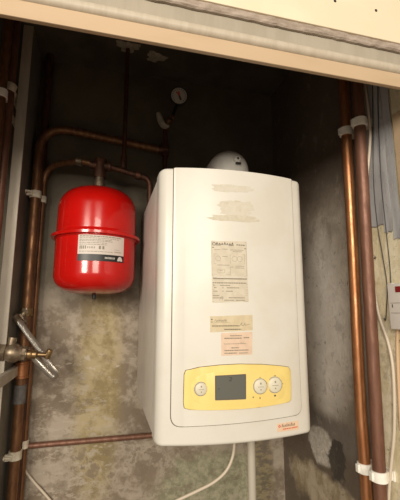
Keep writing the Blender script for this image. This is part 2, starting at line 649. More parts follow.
# front cover: bowed shell
TH = .058
bm = bmesh.new()
nx, rowsz = 56, None
xs = [BX0 + BR * (i / 8) ** 2 for i in range(8)]
xs += [BX0 + BR + (BX1 - BX0 - 2 * BR) * i / 30 for i in range(31)]
xs += [BX1 - BR * (i / 8) ** 2 for i in range(7, -1, -1)]
e = .009
zs = []
for i in range(5):
    t = i / 4 * PI / 2
    zs.append((BZ0 + e - e * math.cos(t) * 1.0, e - e * math.sin(t)))
for i in range(4, -1, -1):
    t = i / 4 * PI / 2
    zs.append((BZ1 - e + e * math.cos(t) * 1.0, e - e * math.sin(t)))
grid = []
cr = .016
for (z, inset) in zs:
    row = []
    for x in xs:
        # slightly rounded lower corners in elevation
        zz = z
        dx = min(x - BX0, BX1 - x)
        if z < BZ0 + .02 and dx < cr:
            zz = z + (cr - math.sqrt(max(cr * cr - (cr - dx) ** 2, 0))) * .55
        if z > BZ1 - .02 and dx < cr:
            zz = z - (cr - math.sqrt(max(cr * cr - (cr - dx) ** 2, 0))) * .55
        row.append(bm.verts.new((x, yf(x) + inset, zz)))
    grid.append(row)
for i in range(len(grid) - 1):
    for j in range(len(xs) - 1):
        bm.faces.new((grid[i][j], grid[i][j + 1], grid[i + 1][j + 1], grid[i + 1][j]))
# skirt back
loop = grid[0][:] + [r[-1] for r in grid[1:]] + grid[-1][::-1][1:] + [r[0] for r in grid[::-1][1:-1]]
back = [bm.verts.new((v.co.x, BY + TH, v.co.z)) for v in loop]
L = len(loop)
for i in range(L):
    bm.faces.new((loop[i], loop[(i + 1) % L], back[(i + 1) % L], back[i]))
bm.faces.new(back)
cover = link_mesh('front_cover', bm, M['casing'], boiler)
# door panel with dark gap around it
sl = fs(172.5, 300).x
sr = fs(296.8, 300).x
zb_l = fs(178, 427).z
zb_r = fs(296, 415).z
door_out = rounded([(sl, zb_l), (sr, zb_r), (sr, BZ1 - .0015), (sl, BZ1 - .0015)], [.026, .022, .003, .003], 8)
gapo = rounded([(sl - .0017, zb_l - .0019), (sr + .0017, zb_r - .0019), (sr + .0017, BZ1 - .001), (sl - .0017, BZ1 - .001)], [.027, .023, .003, .003], 8)
patch('seam', gapo, .0002, .0010, M['gap'], boiler)
door = patch('front_panel', door_out, .0008, .0032, M['casing'], boiler, bev=.0010)
OFFD = .0041

# control panel
cp = [(184.5, 375), (186, 370.8), (200, 367.5), (220, 365.3), (240, 364.3), (262, 364.6), (280, 366), (289, 367.3), (290.8, 371), (291.4, 385), (291.4, 399), (289.5, 402), (275, 405), (258, 407.6), (235, 409.5), (210, 410.2), (190, 409.8), (184.6, 408.2), (183.8, 403), (184, 390)]
o2 = pxpoly(cp, .008)
cxm = sum(p[0] for p in o2) / len(o2)
czm = sum(p[1] for p in o2) / len(o2)
big = [(cxm + (x - cxm) * 1.008, czm + (z - czm) * 1.022) for x, z in o2]
patch('control_gap', big, OFFD - .0003, .0007, M['gap'], boiler)
cpan = patch('control_panel', o2, OFFD - .0002, .0042, M['yellow'], boiler, bev=.0016)
OFC = OFFD + .0041
# raised swoosh rim inside the control panel
rim = [(196, 376), (210, 372.5), (240, 370.2), (268, 371), (284, 375), (286.5, 387), (283, 398), (262, 403), (235, 405), (208, 404.5), (194, 402), (189.5, 389)]
patch('raised_field', rounded(pxpoly(rim, .009), .012, 5), OFC - .0004, .0013, M['yellow'], cpan, bev=.001)
OFR = OFC + .0009
lf = rounded(pxpoly([(214.9, 375.6), (246, 373.9), (246, 399.2), (215, 400.4)], .009), .002, 3)
patch('display_frame', lf, OFR - .0003, .0010, M['gap'], cpan)
lcd = patch('display', rounded(pxpoly([(216, 376.5), (245, 374.9), (245, 398.3), (216.2, 399.4)], .010), .0015, 3), OFR, .0015, M['lcd'], cpan)


def ink(name, polys, off, m, parent):
    """thin printed marks lying on the bowed front; polys = lists of (x, z)"""
    bm = bmesh.new()
    for pl in polys:
        vs = [bm.verts.new((x, yf(x) - off, z)) for x, z in pl]
        try:
            bm.faces.new(vs)
        except ValueError:
            pass
    return link_mesh(name, bm, m, parent, False)


def stroke(pts, wd):
    out = []
    for (x0, z0), (x1, z1) in zip(pts[:-1], pts[1:]):
        dx, dz = x1 - x0, z1 - z0
        l = math.hypot(dx, dz) or 1e-9
        nx, nz = -dz / l * wd / 2, dx / l * wd / 2
        out.append([(x0 - nx, z0 - nz), (x1 - nx, z1 - nz), (x1 + nx, z1 + nz), (x0 + nx, z0 + nz)])
    return out


def words(x0, x1, z, h, rnd, fill=1.0, wmin=.002, wmax=.006, gap=.0012):
    out = []
    x = x0
    end = x0 + (x1 - x0) * fill
    while x < end - .001:
        ww = min(rnd.uniform(wmin, wmax), end - x)
        out.append([(x, z), (x + ww, z), (x + ww, z + h), (x, z + h)])
        x += ww + gap
    return out


rnd = random.Random(3)
# little segment mark on the display
p = fs(230.5, 379, .011)
s = .0034
seg = stroke([(p.x - s, p.z + s), (p.x + s, p.z + s), (p.x + s, p.z), (p.x - s, p.z - s * 1.3), (p.x + s, p.z - s * 1.3)], .0011)
q = fs(219, 389, .011)
seg2 = [[(q.x - .001, q.z - .0015), (q.x + .001, q.z - .0015), (q.x + .001, q.z + .0015), (q.x - .001, q.z + .0015)]]
ink('display_digit', seg, OFR + .0017, M['lcdseg'], cpan)
ink('display_symbol', seg2, OFR + .0017, M['lcdseg'], cpan)


def dial(px, py, r, name, lab):
    c = fs(px, py, .011)
    nrm = Vector((0, -1, 0))
    base = yf(c.x) - OFR
    bm = bmesh.new()
    lathe(bm, [(0, -.001), (r + .0016, -.001), (r + .0016, .0012), (r + .0004, .0014), (0, .0014)], (c.x, base, c.z), nrm, 36)
    d = link_mesh(name, bm, M['dial'], cpan)
    bm = bmesh.new()
    ringband(bm, (c.x, base - .0009, c.z), nrm, r - .0002, r + .0012, .0016, 36)
    link_mesh('dial_ring', bm, M['ink_soft'], cpan)
    bm = bmesh.new()
    lathe(bm, [(0, 0), (r - .0008, 0), (r - .0010, .0035), (r - .003, .0046), (0, .0046)], (c.x, base - .001, c.z), nrm, 36)
    kb = link_mesh('knob', bm, M['dial'], cpan)
    bm = bmesh.new()
    y = base - .001 - .0048
    for (dx, dz, ww, hh) in ((0, r * .40, r * .10, r * .13), (0, -r * .05, r * .45, r * .03), (0, -r * .42, r * .08, r * .09)):
        vs = [bm.verts.new((c.x + dx + sx * ww, y, c.z + dz + sz * hh)) for sx, sz in ((-1, -1), (1, -1), (1, 1), (-1, 1))]
        bm.faces.new(vs)
    link_mesh('knob_mark', bm, M['ink_soft'], cpan, False)
    return d


for px, py in ((201, 389), (260.3, 386.3), (274.8, 384.8)):
    dial(px, py, fs(px + 6.3, py).x - fs(px, py).x, 'dial', None)
mk = []
for (px, py, ww, hh) in ((253.2, 397.2, .0016, .0014), (260, 398, .0012, .0022), (275, 395.6, .0026, .0020), (282.8, 383.6, .0009, .0014), (266.8, 383, .0008, .0014), (275, 375.6, .0030, .0006), (260, 377.3, .0026, .0005)):
    c = fs(px, py, .009)
    mk.append([(c.x - ww, c.z - hh), (c.x + ww, c.z - hh), (c.x + ww, c.z + hh), (c.x - ww, c.z + hh)])
for q_ in mk:
    ink('panel_mark', [q_], OFR + .0003, M['ink'], cpan)


def label(name, corners, m, parent=boiler):
    pl = pxpoly(corners)
    o = patch(name, pl, OFFD - .0002, .0006, m, parent)
    x0 = (pl[0][0] + pl[3][0]) / 2
    x1 = (pl[1][0] + pl[2][0]) / 2
    z1 = (pl[0][1] + pl[1][1]) / 2
    z0 = (pl[2][1] + pl[3][1]) / 2
    return o, x0, x1, z0, z1


OI = OFFD + .0007
# instruction label with wiring diagram
o, x0, x1, z0, z1 = label('instruction_label', [(211, 241), (246.2, 241.6), (247.4, 276.6), (211.8, 276.8)], M['paper'])
W, H = x1 - x0, z1 - z0


def P(u, v):
    return (x0 + W * u, z0 + H * v)


pol = []
# bold slanting header marks
ux = .10
pol += stroke([P(.05 + .045 * math.cos(t * PI / 4) + .02, .91 + .04 * math.sin(t * PI / 4)) for t in range(9)], .0012)
for i in range(7):
    hgt = .05 if i % 3 else .075
    pol += stroke([P(ux + .03, .885), P(ux + .055, .885 + hgt), P(ux + .075, .885)], .0016)
    ux += .072
pol += stroke([P(.12, .875), P(.62, .875)], .0010)
pol += words(x0 + W * .70, x1 - W * .04, z0 + H * .89, H * .022, rnd, wmin=.004)
pol += stroke([P(.02, .81), P(.98, .80)], .0016)
ink('header_print', pol, OI, M['ink'], o)
pol = []
for a, b in (((.07, .63), (.93, .63)), ((.07, .36), (.93, .36)), ((.07, .36), (.07, .63)), ((.93, .36), (.93, .63)), ((.52, .36), (.52, .63)), ((.02, .06), (.52, .06)), ((.17, .2), (.36, .2)), ((.17, .1), (.36, .1)), ((.17, .1), (.17, .2)), ((.36, .1), (.36, .2)), ((.52, .06), (.52, .26)), ((.02, .01), (.98, .01)), ((.01, .01), (.01, .99)), ((.99, .01), (.99, .99)), ((.01, .99), (.99, .99))):
    pol += stroke([P(*a), P(*b)], .0005)
for cx, cy, r in ((.18, .5, .07), (.64, .5, .075), (.79, .5, .075)):
    pol += stroke([P(cx + r * math.cos(t * PI / 6), cy + r * 1.0 * math.sin(t * PI / 6)) for t in range(13)], .0006)
for yy, u0, u1 in ((.74, .08, .25), (.76, .30, .45), (.745, .52, .9), (.70, .6, .85), (.555, .30, .44), (.31, .16, .5), (.29, .66, .93), (.26, .52, .62), (.24, .66, .93), (.155, .22, .3)):
    pol += words(x0 + W * u0, x0 + W * u1, z0 + H * yy, H * .014, rnd, wmin=.0015, wmax=.004, gap=.0008)
ink('diagram_print', pol, OI, M['ink_soft'], o)
o, x0, x1, z0, z1 = label('data_label', [(211.6, 277.6), (247.4, 277.3), (248.6, 301.6), (212.2, 302.8)], M['paper'])
W, H = x1 - x0, z1 - z0
pol = words(x0 + W * .03, x1 - W * .03, z0 + H * .92, H * .05, rnd, wmin=.006, wmax=.012, gap=.0004)
pol += words(x0 + W * .02, x1 - W * .03, z0 + H * .75, H * .045, rnd, wmin=.003)
for yy, u0, u1 in ((.655, .03, .1), (.655, .22, .5), (.56, .05, .12), (.56, .28, .32), (.56, .4, .75), (.42, .03, .15), (.42, .28, .32), (.42, .38, .56), (.24, .03, .2), (.16, .45, .9), (.06, .33, .6), (.06, .65, .9), (.15, .02, .3)):
    pol += words(x0 + W * u0, x0 + W * u1, z0 + H * yy, H * .035, rnd, wmin=.0015, wmax=.004, gap=.0007)
for yy in (.99, .71, .61, .5, .36, .28, .02):
    pol += stroke([P(.01, yy), P(.99, yy)], .0006)
pol += stroke([P(.2, .06), P(.24, .22), (P(.3, .22)), P(.26, .06)], .0007)
ink('label_print', pol, OI, M['ink_soft'], o)
# handwritten service label
o, x0, x1, z0, z1 = label('service_label', [(210, 316.4), (252.3, 314.8), (252.6, 330.2), (210.2, 332.4)], M['paper_tan'])
W, H = x1 - x0, z1 - z0
pol = stroke([P(.1 + .02 * i, .62 + (.13 if i % 2 else 0) * (1 if i % 3 else .6)) for i in range(15)], .0007)
pol += stroke([P(.10, .57), P(.44, .57)], .0004)
pol += stroke([P(.66, .3), P(.70, .42), P(.74, .55), P(.73, .38), P(.78, .36), P(.81, .5), P(.82, .38), P(.86, .4), P(.92, .44)], .0007)
pol += words(x0 + W * .02, x0 + W * .07, z0 + H * .72, H * .07, rnd)
pol += words(x0 + W * .02, x0 + W * .07, z0 + H * .58, H * .04, rnd)
pol += words(x0 + W * .04, x0 + W * .66, z0 + H * .32, H * .055, rnd, wmin=.003)
pol += words(x0 + W * .32, x0 + W * .72, z0 + H * .10, H * .055, rnd, wmin=.003)
ink('label_print', pol, OI, M['ink'], o)
o, x0, x1, z0, z1 = label('inspection_label', [(221, 333.2), (252.2, 331.8), (252, 354.4), (221.2, 355.8)], M['paper_pink'])
W, H = x1 - x0, z1 - z0
pol = []
for yy, u0, u1, hh in ((.84, .28, .66, .04), (.72, .1, .65, .055), (.74, .72, .9, .05), (.49, .08, .8, .025), (.30, .32, .55, .05), (.19, .1, .88, .05), (.07, .1, .5, .05), (.07, .56, .85, .04)):
    pol += words(x0 + W * u0, x0 + W * u1, z0 + H * yy, H * hh, rnd, wmin=.0015, wmax=.005, gap=.0008)
pol += stroke([P(.6, .5), P(.64, .58), P(.67, .5), P(.74, .6)], .0005)
ink('label_print', pol, OI, M['ink_soft'], o)
# peach maker's sticker on the lower right of the cover (below the door seam)
pl = pxpoly([(277, 423.8), (298.4, 420.4), (298.8, 429.2), (277.2, 432)], 0.0)
o = patch('maker_sticker', pl, .0001, .0007, M['sticker'], boiler)
x0, x1 = pl[0][0], pl[1][0]
z1, z0 = (pl[0][1] + pl[1][1]) / 2, (pl[2][1] + pl[3][1]) / 2
W, H = x1 - x0, z1 - z0
pol = []
sk = (pl[1][1] - pl[0][1])
for i in range(9):
    u = .2 + i * .07
    pol += stroke([P(u, .52), P(u + .03, .80 if i % 3 else .9), P(u + .045, .52)], .0010)
ink('sticker_lettering', pol, .0010, M['ink'], o)
pol = stroke([P(.05, .65), P(.1, .82), P(.15, .65), P(.1, .55), P(.05, .65)], .0018) + words(x0 + W * .25, x1 - W * .05, z0 + H * .22, H * .12, rnd, wmin=.003)
ink('sticker_emblem', pol, .0010, M['red_ink'], o)


# torn tape residue
def ragged(name, cx, cy, rx, ry, m, n=46, amp=.28, seed=1, slope=.05):
    r = random.Random(seed)
    pts = []
    ph = [r.uniform(0, 6.28) for _ in range(5)]
    for i in range(n):
        t = 2 * PI * i / n
        k = 1 + amp * (math.sin(3 * t + ph[0]) * .4 + math.sin(7 * t + ph[1]) * .35 + math.sin(13 * t + ph[2]) * .3 + r.uniform(-.25, .25))
        c, s = math.cos(t), math.sin(t)
        k *= 1 / max(abs(c), abs(s)) ** .6
        pts.append((cx + rx * k * c, cy + ry * k * s + slope * (rx * k * c)))
    pts = pxpoly(pts)
    return patch(name, pts, OFFD - .0003, .0006, m, boiler, step=.03, smooth=False)


ragged('tape_residue', 232, 188.5, 20, 3.6, M['residue_pale'], seed=4, amp=.16)
ragged('tape_residue', 234, 218.5, 24, 3.0, M['residue'], seed=2, amp=.2)
ragged('tape_residue', 236, 208.5, 17, 7.5, M['residue_pale'], seed=9, amp=.22)
ragged('tape_residue', 226, 203.0, 2.6, 1.1, M['residue'], seed=12, amp=.4)
ragged('tape_residue', 237, 201.5, 3.2, 0.9, M['residue'], seed=13, amp=.4)
ragged('tape_residue', 240, 209, 1.0, 3.2, M['residue'], seed=15, amp=.4)

# ---------------------------------------------------------------- flue above the boiler
fx, fy = at(230, 170, 1.17).x, 1.17
top = at(232, 150.5, 1.17).z
rf = .066
fl = thing('flue_elbow', 'white round flue elbow rising behind the boiler top into the back wall', 'flue', (fx, fy, BZ1 - .003))
bm = bmesh.new()
zc = top - rf
pts = [(fx, fy, BZ1 - .003), (fx, fy, zc - .02)]
for i in range(1, 9):
    t = i / 8 * PI / 2
    pts.append((fx, fy + .06 * (1 - math.cos(t)), zc - .02 + .06 * math.sin(t) * .45))
pts.append((fx, D, pts[-1][2]))
tube(bm, pts, rf, 32)
link_mesh('elbow_pipe', bm, M['flue'], fl)
bm = bmesh.new()
ringband(bm, (fx, fy, BZ1 + .006), (0, 0, 1), rf - .002, rf + .006, .018)
link_mesh('flue_collar', bm, M['flue'], fl)
p = at(237, 160, fy - .062)
bm = bmesh.new()
lathe(bm, [(0, -.03), (.013, -.03), (.013, .006), (.010, .009), (0, .009)], p, (0.1, -1, .35), 20)
cap = link_mesh('test_cap', bm, M['flue'], fl)
bm = bmesh.new()
lathe(bm, [(0, .0), (.004, .0), (.004, .0105), (0, .0112)], p, (0.1, -1, .35), 12)
box(bm, p.x - .010, p.x + .010, p.y - .016, p.y - .010, p.z - .020, p.z - .014, .001, 1)
link_mesh('cap_screw', bm, M['black_plastic'], fl)

# ---------------------------------------------------------------- expansion vessel
VY = 1.325
vc = at(96.5, 237, VY)
VR = (at(137, 222, VY).x - at(56.5, 222, VY).x) / 2 * 0.985
ztop = at(96, 190, VY).z - .003
zbot = at(96, 293, VY).z - .004
zfl = at(96, 231, VY - VR - .01).z
vx = vc.x + .001
ves = thing('expansion_vessel', 'red painted steel expansion vessel hanging on a pipe left of the boiler', 'expansion vessel', (vx, VY, zbot))


def domed(z_in, z_out, r):
    """profile from full radius at z_in to a shallow dome at z_out"""
    h = z_out - z_in
    s = 1 if h > 0 else -1
    ah = abs(h)
    out = []
    for i in range(15):
        t = i / 14 * PI / 2
        out.append((r * math.cos(t) ** .55 if i < 14 else 0, z_in + s * ah * math.sin(t) ** 1.0))
    return out


hh = zfl
bm = bmesh.new()
lo = domed(zbot + .062, zbot, VR)[::-1]
lathe(bm, lo + [(VR, zfl - .006)], (vx, VY, 0), n=64)
link_mesh('lower_shell', bm, M['red'], ves)
bm = bmesh.new()
lathe(bm, [(VR, zfl + .004), (VR * .995, zfl + .02)] + domed(ztop - .080, ztop, VR * .985), (vx, VY, 0), n=64)
link_mesh('upper_shell', bm, M['red'], ves)
bm = bmesh.new()
fr = .0145
ringband(bm, (vx, VY, zfl), (0, 0, 1), VR - .002, VR + fr, .011, 64)
lathe(bm, [(VR - .001, zfl + .018), (VR + .004, zfl + .008), (VR + .004, zfl - .008), (VR - .001, zfl - .012)], (vx, VY, 0), n=64)
link_mesh('rolled_rim', bm, M['red'], ves)
# neck
bm = bmesh.new()
lathe(bm, [(.013, ztop - .006), (.015, ztop + .008), (.021, ztop + .008), (.021, ztop + .03), (.017, ztop + .031), (.017, ztop + .05)], (vx, VY, 0), n=6 * 4)
link_mesh('threaded_neck', bm, M['dull_metal'], ves)
bm = bmesh.new()
lathe(bm, [(0, zbot - .018), (.0055, zbot - .018), (.0065, zbot - .014), (.0065, zbot + .002)], (vx, VY, 0), n=20)
link_mesh('charging_valve', bm, M['black_plastic'], ves)


# curved label on the vessel
def cyl(px, py, r):
    """intersection of the view ray with the vessel's cylinder"""
    d = ray(px, py)
    o_ = Vector((0, 0, CZ))
    A = d.x ** 2 + d.y ** 2
    B = -2 * (d.x * vx + d.y * VY)
    Cc = vx ** 2 + VY ** 2 - r * r
    t = (-B - math.sqrt(B * B - 4 * A * Cc)) / (2 * A)
    q = o_ + d * t
    return math.atan2(q.x - vx, -(q.y - VY)), q.z


t0, zt = cyl(78.6, 235.2, VR)
t1, _ = cyl(124, 235.2, VR)
_, zbm = cyl(100, 261, VR)
_, zt = cyl(100, 234.3, VR)


def curved(name, rects, off, m, parent, n=None):
    bm = bmesh.new()
    for (u0, v0, u1, v1) in rects:
        kk = max(1, int(abs(u1 - u0) * 24))
        for i in range(kk):
            qs = []
            for (u, v) in ((u0 + (u1 - u0) * i / kk, v0), (u0 + (u1 - u0) * (i + 1) / kk, v0), (u0 + (u1 - u0) * (i + 1) / kk, v1), (u0 + (u1 - u0) * i / kk, v1)):
                t = t0 + (t1 - t0) * u
                r = VR + off
                qs.append(bm.verts.new((vx + r * math.sin(t), VY - r * math.cos(t), zbm + (zt - zbm) * v)))
            bm.faces.new(qs)
    bmesh.ops.remove_doubles(bm, verts=bm.verts[:], dist=1e-6)
    return link_mesh(name, bm, m, parent, True)


vl = curved('vessel_label', [(0, 0, 1, 1)], .0008, M['vlabel'], ves)
curved('label_band', [(0, 0, 1, .25)], .0013, M['black'], vl)
r_ = random.Random(5)
rc = []
for v, u0, u1, h in ((.90, .03, .92, .035), (.84, .03, .86, .02), (.78, .03, .7, .02), (.73, .03, .72, .02), (.665, .03, .6, .02), (.60, .03, .6, .02), (.34, .03, .72, .018)):
    u = u0
    while u < u1:
        ww = r_.uniform(.02, .07)
        rc.append((u, v, min(u + ww, u1), v + h))
        u += ww + .012
for u in (.04, .075, .11, .15, .43, .50):
    rc.append((u, .44, u + .02 + .02 * (u > .4), .56))
for u in (.2, .235, .27, .30, .335):
    rc.append((u, .46, u + .014, .53))
rc += [(.76, .36, .93, .38), (.76, .45, .88, .46)]
curved('label_print', rc, .0014, M['ink_soft'], vl)
# white domed mark and small white lettering in the black band
bm = bmesh.new()
for a0 in range(10):
    qs = []
    for aa, rr in ((a0, .12), (a0 + 1, .12), (a0 + 1, 1), (a0, 1)):
        an = PI * aa / 10
        t = t0 + (t1 - t0) * (.90 + .065 * rr * math.cos(an))
        z = zbm + (zt - zbm) * (.04 + .17 * rr * math.sin(an))
        qs.append(bm.verts.new((vx + (VR + .0016) * math.sin(t), VY - (VR + .0016) * math.cos(t), z)))
    bm.faces.new(qs)
link_mesh('label_emblem', bm, M['white_print'], vl, False)
curved('label_lettering', [(.56 + i * .028, .09, .576 + i * .028, .16) for i in range(8)], .0016, M['white_print'], vl)

# ---------------------------------------------------------------- pipes
RA = .0165


def pipe(name, pts, r, m, label_, cat='pipe', rad=.05, group=None, n=24):
    bm = bmesh.new()
    tube(bm, fillet(pts, rad) if rad else pts, r, n)
    o = link_mesh(name, bm, m, None, True, loc=tuple(pts[-1] if pts[-1][2] < pts[0][2] else pts[0]))
    return tag(o, label_, cat, group)


XA = XL + .012 + .0165
pa = ax(31.2, 250, XA)
YA = pa.y
ra = RA
zrun = at(62, 128, YA).z
A2 = at(161, 150, YA)
A1x = at(41, 150, YA)
riser = thing('heating_pipe', 'thick copper pipe on the left that bends over to the right above the red vessel', 'pipe', (XA, YA, 0.0))
bm = bmesh.new()
tube(bm, fillet([(XA, YA, 0.0), (XA, YA, zrun + .004), (A2.x, YA + .0, A2.z)], .12, 14), ra, 28)
link_mesh('copper_tube', bm, M['copper_old'], riser)
for py, hh, rr, mm in ((369, .052, .0045, 'copper_bright'), (392, .062, .003, 'tape')):
    z = ax(22, py, XA).z
    bm = bmesh.new()
    ringband(bm, (XA, YA, z), (0, 0, 1), ra - .001, ra + rr, hh)
    if mm == 'copper_bright':
        ringband(bm, (XA, YA, z - hh * .5), (0, 0, 1), ra - .001, ra + rr + .003, .008)
        ringband(bm, (XA, YA, z + hh * .3), (0, 0, 1), ra - .001, ra + rr + .002, .005)
    o = link_mesh('coupling' if mm == 'copper_bright' else 'tape_wrap', bm, M[mm], riser)
    if mm != 'copper_bright':
        o['label'] = 'dark grey tape wrap'
bm = bmesh.new()
ringband(bm, (XA, YA, ax(28, 312, XA).z), (0, 0, 1), ra - .001, ra + .005, .03)
link_mesh('coupling', bm, M['brass'], riser)
# second riser that feeds the vessel tee
YT = VY - .0
pt = at(97, 165, VY)
pB = at(40, 230, YA + .032)
XB_, YB_ = pB.x, pB.y
RB = .0115
tee_z = at(97, 165.5, VY).z
b1 = at(58, 162, 1.40)
feed = thing('feed_pipe', 'copper pipe behind the thick riser that bends right to the tee above the red vessel', 'pipe', (XB_, YB_, 0))
bm = bmesh.new()
tube(bm, fillet([(XB_, YB_, 0), (XB_, YB_, b1.z + .004), (at(80, 161, VY + .02).x, VY + .02, at(80, 161, VY + .02).z), (vx, VY, tee_z)], [.085, .02], 10), RB, 24)
link_mesh('copper_tube', bm, M['copper_old'], feed)
bm = bmesh.new()
p0 = at(80, 161.5, VY + .02)
p1 = Vector((vx, VY, tee_z))
d = (p1 - p0).normalized()
ringband(bm, p0 - d * .0, d, RB - .001, RB + .005, .022)
link_mesh('compression_nut', bm, M['dull_metal'], feed)
bm = bmesh.new()
tube(bm, [(vx, VY, tee_z + .022), (vx, VY, ztop + .05)], .021, 24)
tube(bm, [(vx - .036, VY, tee_z), (vx + .036, VY, tee_z)], .016, 24)
ringband(bm, (vx, VY, tee_z + .018), (0, 0, 1), .016, .024, .012)
ringband(bm, (vx + .032, VY, tee_z), (1, 0, 0), .012, .020, .012)
link_mesh('tee_fitting', bm, M['copper_dark'], feed)
e1 = at(150, 179, VY + .02)
bm = bmesh.new()
tube(bm, fillet([(vx + .03, VY, tee_z), tuple(e1), (e1.x + .003, e1.y + .01, BZ1 - .0035)], .03), RB, 24)
link_mesh('branch_tube', bm, M['copper_dark'], feed)
bm = bmesh.new()
ringband(bm, tuple(at(138, 175.5, VY + .015)), (1, 0, -.15), RB - .001, RB + .005, .02)
link_mesh('compression_nut', bm, M['copper_dark'], feed)
# dark riser in the corner
q = at(50, 60, 1.462)
pipe('corner_pipe', [(q.x, 1.462, 0), (q.x, 1.462, HC)], .0155, M['copper_dark'], 'dark old pipe rising through the ceiling in the left back corner', rad=0)
# vertical dark pipe from the ceiling at the middle
q = at(125.5, 110, VY + .03)
qb = at(125, 170, VY + .01)
bm = bmesh.new()
dp = thing('drop_pipe', 'thin dark pipe dropping from the ceiling to the pipe right of the red vessel', 'pipe', (q.x, VY + .012, qb.z))
tube(bm, [(q.x, VY + .012, HC), (q.x, VY + .012, qb.z)], .0085, 20)
link_mesh('copper_tube', bm, M['copper_dark'], dp)
bm = bmesh.new()
ringband(bm, (q.x, VY + .012, qb.z + .03), (0, 0, 1), .008, .0125, .05)
link_mesh('coupling', bm, M['copper_dark'], dp)
# vertical stub behind the boiler with valve and pressure gauge
g0 = at(165, 150, YA)
stub = thing('valve_pipe', 'short upright pipe with a grey lever valve above the boiler left corner', 'pipe', (g0.x, YA, BZ1 - .1))
bm = bmesh.new()
gt = at(166, 128, YA)
tube(bm, [(g0.x, YA, BZ1 - .0035), (g0.x, YA, gt.z)], .0105, 20)
tube(bm, [(g0.x - .03, YA, g0.z), (g0.x + .012, YA, g0.z)], ra + .002, 20)
ringband(bm, (g0.x, YA, g0.z), (0, 0, 1), .010, .017, .055)
link_mesh('tee_tube', bm, M['copper_dark'], stub)
bm = bmesh.new()
gv = at(168, 121, YA - .01)
tube(bm, fillet([(g0.x, YA, gt.z - .01), (gv.x, YA - .01, gv.z), tuple(at(174, 117, YA - .03))], .01), .012, 20)
link_mesh('valve_body', bm, M['copper_old'], stub)
bm = bmesh.new()
h0 = at(158, 113, YA - .03)
h1 = at(163, 125, YA - .03)
h2 = at(169, 126, YA - .03)
tube(bm, spline([h0, h1, h2], 5), [.009, .011, .013, .014, .014, .013, .012, .011, .009, .007, .006], 16)
link_mesh('lever', bm, M['plaster'], stub)
gp = at(179, 96, YA - .03)
gr = at(187, 96, YA - .03).x - gp.x
gauge = thing('pressure_gauge', 'small round white dial pressure gauge above the boiler', 'gauge', tuple(gp))
nd = (Vector((0, 0, CZ)) - gp)
nd = Vector((nd.x * .6 - .0, nd.y, nd.z * .35)).normalized()
bm = bmesh.new()
lathe(bm, [(0, -.02), (gr * .9, -.02), (gr + .002, -.012), (gr + .002, .004), (gr - .001, .005), (gr - .001, .0015), (0, .0015)], gp, nd, 40)
link_mesh('gauge_case', bm, M['black_plastic'], gauge)
bm = bmesh.new()
lathe(bm, [(0, .0022), (gr - .0012, .0022), (gr - .0012, .0005)], gp, nd, 40)
face = link_mesh('dial_face', bm, M['dialface'], gauge)
u = Vector((0, 0, 1)).cross(nd).normalized()
v = nd.cross(u)


def gmark(name, segs, wd, off, m):
    bm = bmesh.new()
    for (a, b) in segs:
        A = gp + nd * off + (u * a[0] + v * a[1]) * gr
        B = gp + nd * off + (u * b[0] + v * b[1]) * gr
        s_ = (B - A).cross(nd).normalized() * wd / 2
        bm.faces.new([bm.verts.new(t) for t in (A - s_, B - s_, B + s_, A + s_)])
    return link_mesh(name, bm, m, face, False)


tk = []
for i in range(15):
    t = PI * 1.25 - i / 14 * PI * 1.5
    tk.append(((.72 * math.cos(t), .72 * math.sin(t)), (.86 * math.cos(t), .86 * math.sin(t))))
gmark('scale_marks', tk, .003, .0026, M['ink'])
gmark('black_needle', [((.25, -.5), (-.05, .2))], .008, .003, M['ink'])
gmark('red_needle', [((-.35, .45), (.1, .05)), ((-.05, .55), (.05, .0))], .006, .0034, M['red_ink'])
bm = bmesh.new()
gb = gp - nd * .018
tube(bm, spline([gb, gb + Vector((-.006, 0, -.03)), at(171, 119, YA - .025), at(173, 117, YA - .03)], 6), .007, 16)
link_mesh('gauge_stem', bm, M['black_plastic'], gauge)

# horizontal pipe at lower left
hp0 = at(27, 446, YA + .035)
hp1 = at(150, 434, YA + .035)
pipe('cross_pipe', [tuple(hp0), (hp1.x + .12, YA + .035, hp0.z)], .0098, M['copper_brown'], 'thin brown copper pipe running level from the left risers to behind the boiler', rad=0)

# outer left pipes
for i, (px, py, Y, r, mm, lb) in enumerate(((13.2, 60, 1.27, .0140, 'copper_brown', 'reddish brown pipe directly left of the white board edge'),
                                            (5.0, 60, 1.22, .0140, 'copper_old', 'leftmost copper pipe, cut off by the left edge of the photo'))):
    q = at(px, py, Y)
    pipe('riser_pipe', [(q.x, Y, 0), (q.x, Y, HC)], r, M[mm], lb, rad=0)
    cpy = 88 if i == 0 else 94
    c = at(px - (cpy - 60) * .09, cpy, Y)
    cl = thing('pipe_clip', ['dull pipe clip on the pipe beside the white board edge at upper left', 'white pipe clip on the leftmost pipe, cut off by the photo edge'][i], 'pipe clip', (q.x, Y, c.z))
    bm = bmesh.new()
    ringband(bm, (q.x, Y, c.z), (.25 if i == 0 else 0, .0, 1), r + .0002, r + .0045, .028)
    link_mesh('clip_ring', bm, M['clip_old' if i == 0 else 'clip'], cl)
    bm = bmesh.new()
    box(bm, q.x - .01, q.x + .01, Y + r + .003, D, c.z - .008, c.z + .008, .001, 1)
    link_mesh('clip_stem', bm, M['clip_old'], cl)

# right pipes
XP = XR - .038


def wallpipe(name, pix, r, m, lb):
    pts = [ax(px, py, XP) for px, py in pix]
    d0 = (pts[0] - pts[1]).normalized()
    d1 = (pts[-1] - pts[-2]).normalized()
    top_ = pts[0] + d0 * ((HC - pts[0].z) / d0.z)
    bot = pts[-1] + d1 * ((0 - pts[-1].z) / d1.z)
    al = [top_] + pts + [bot]
    bm = bmesh.new()
    tube(bm, spline(al, 6), r, 28)
    o = link_mesh(name, bm, m, None, True, loc=tuple(bot))
    return tag(o, lb, 'pipe'), al


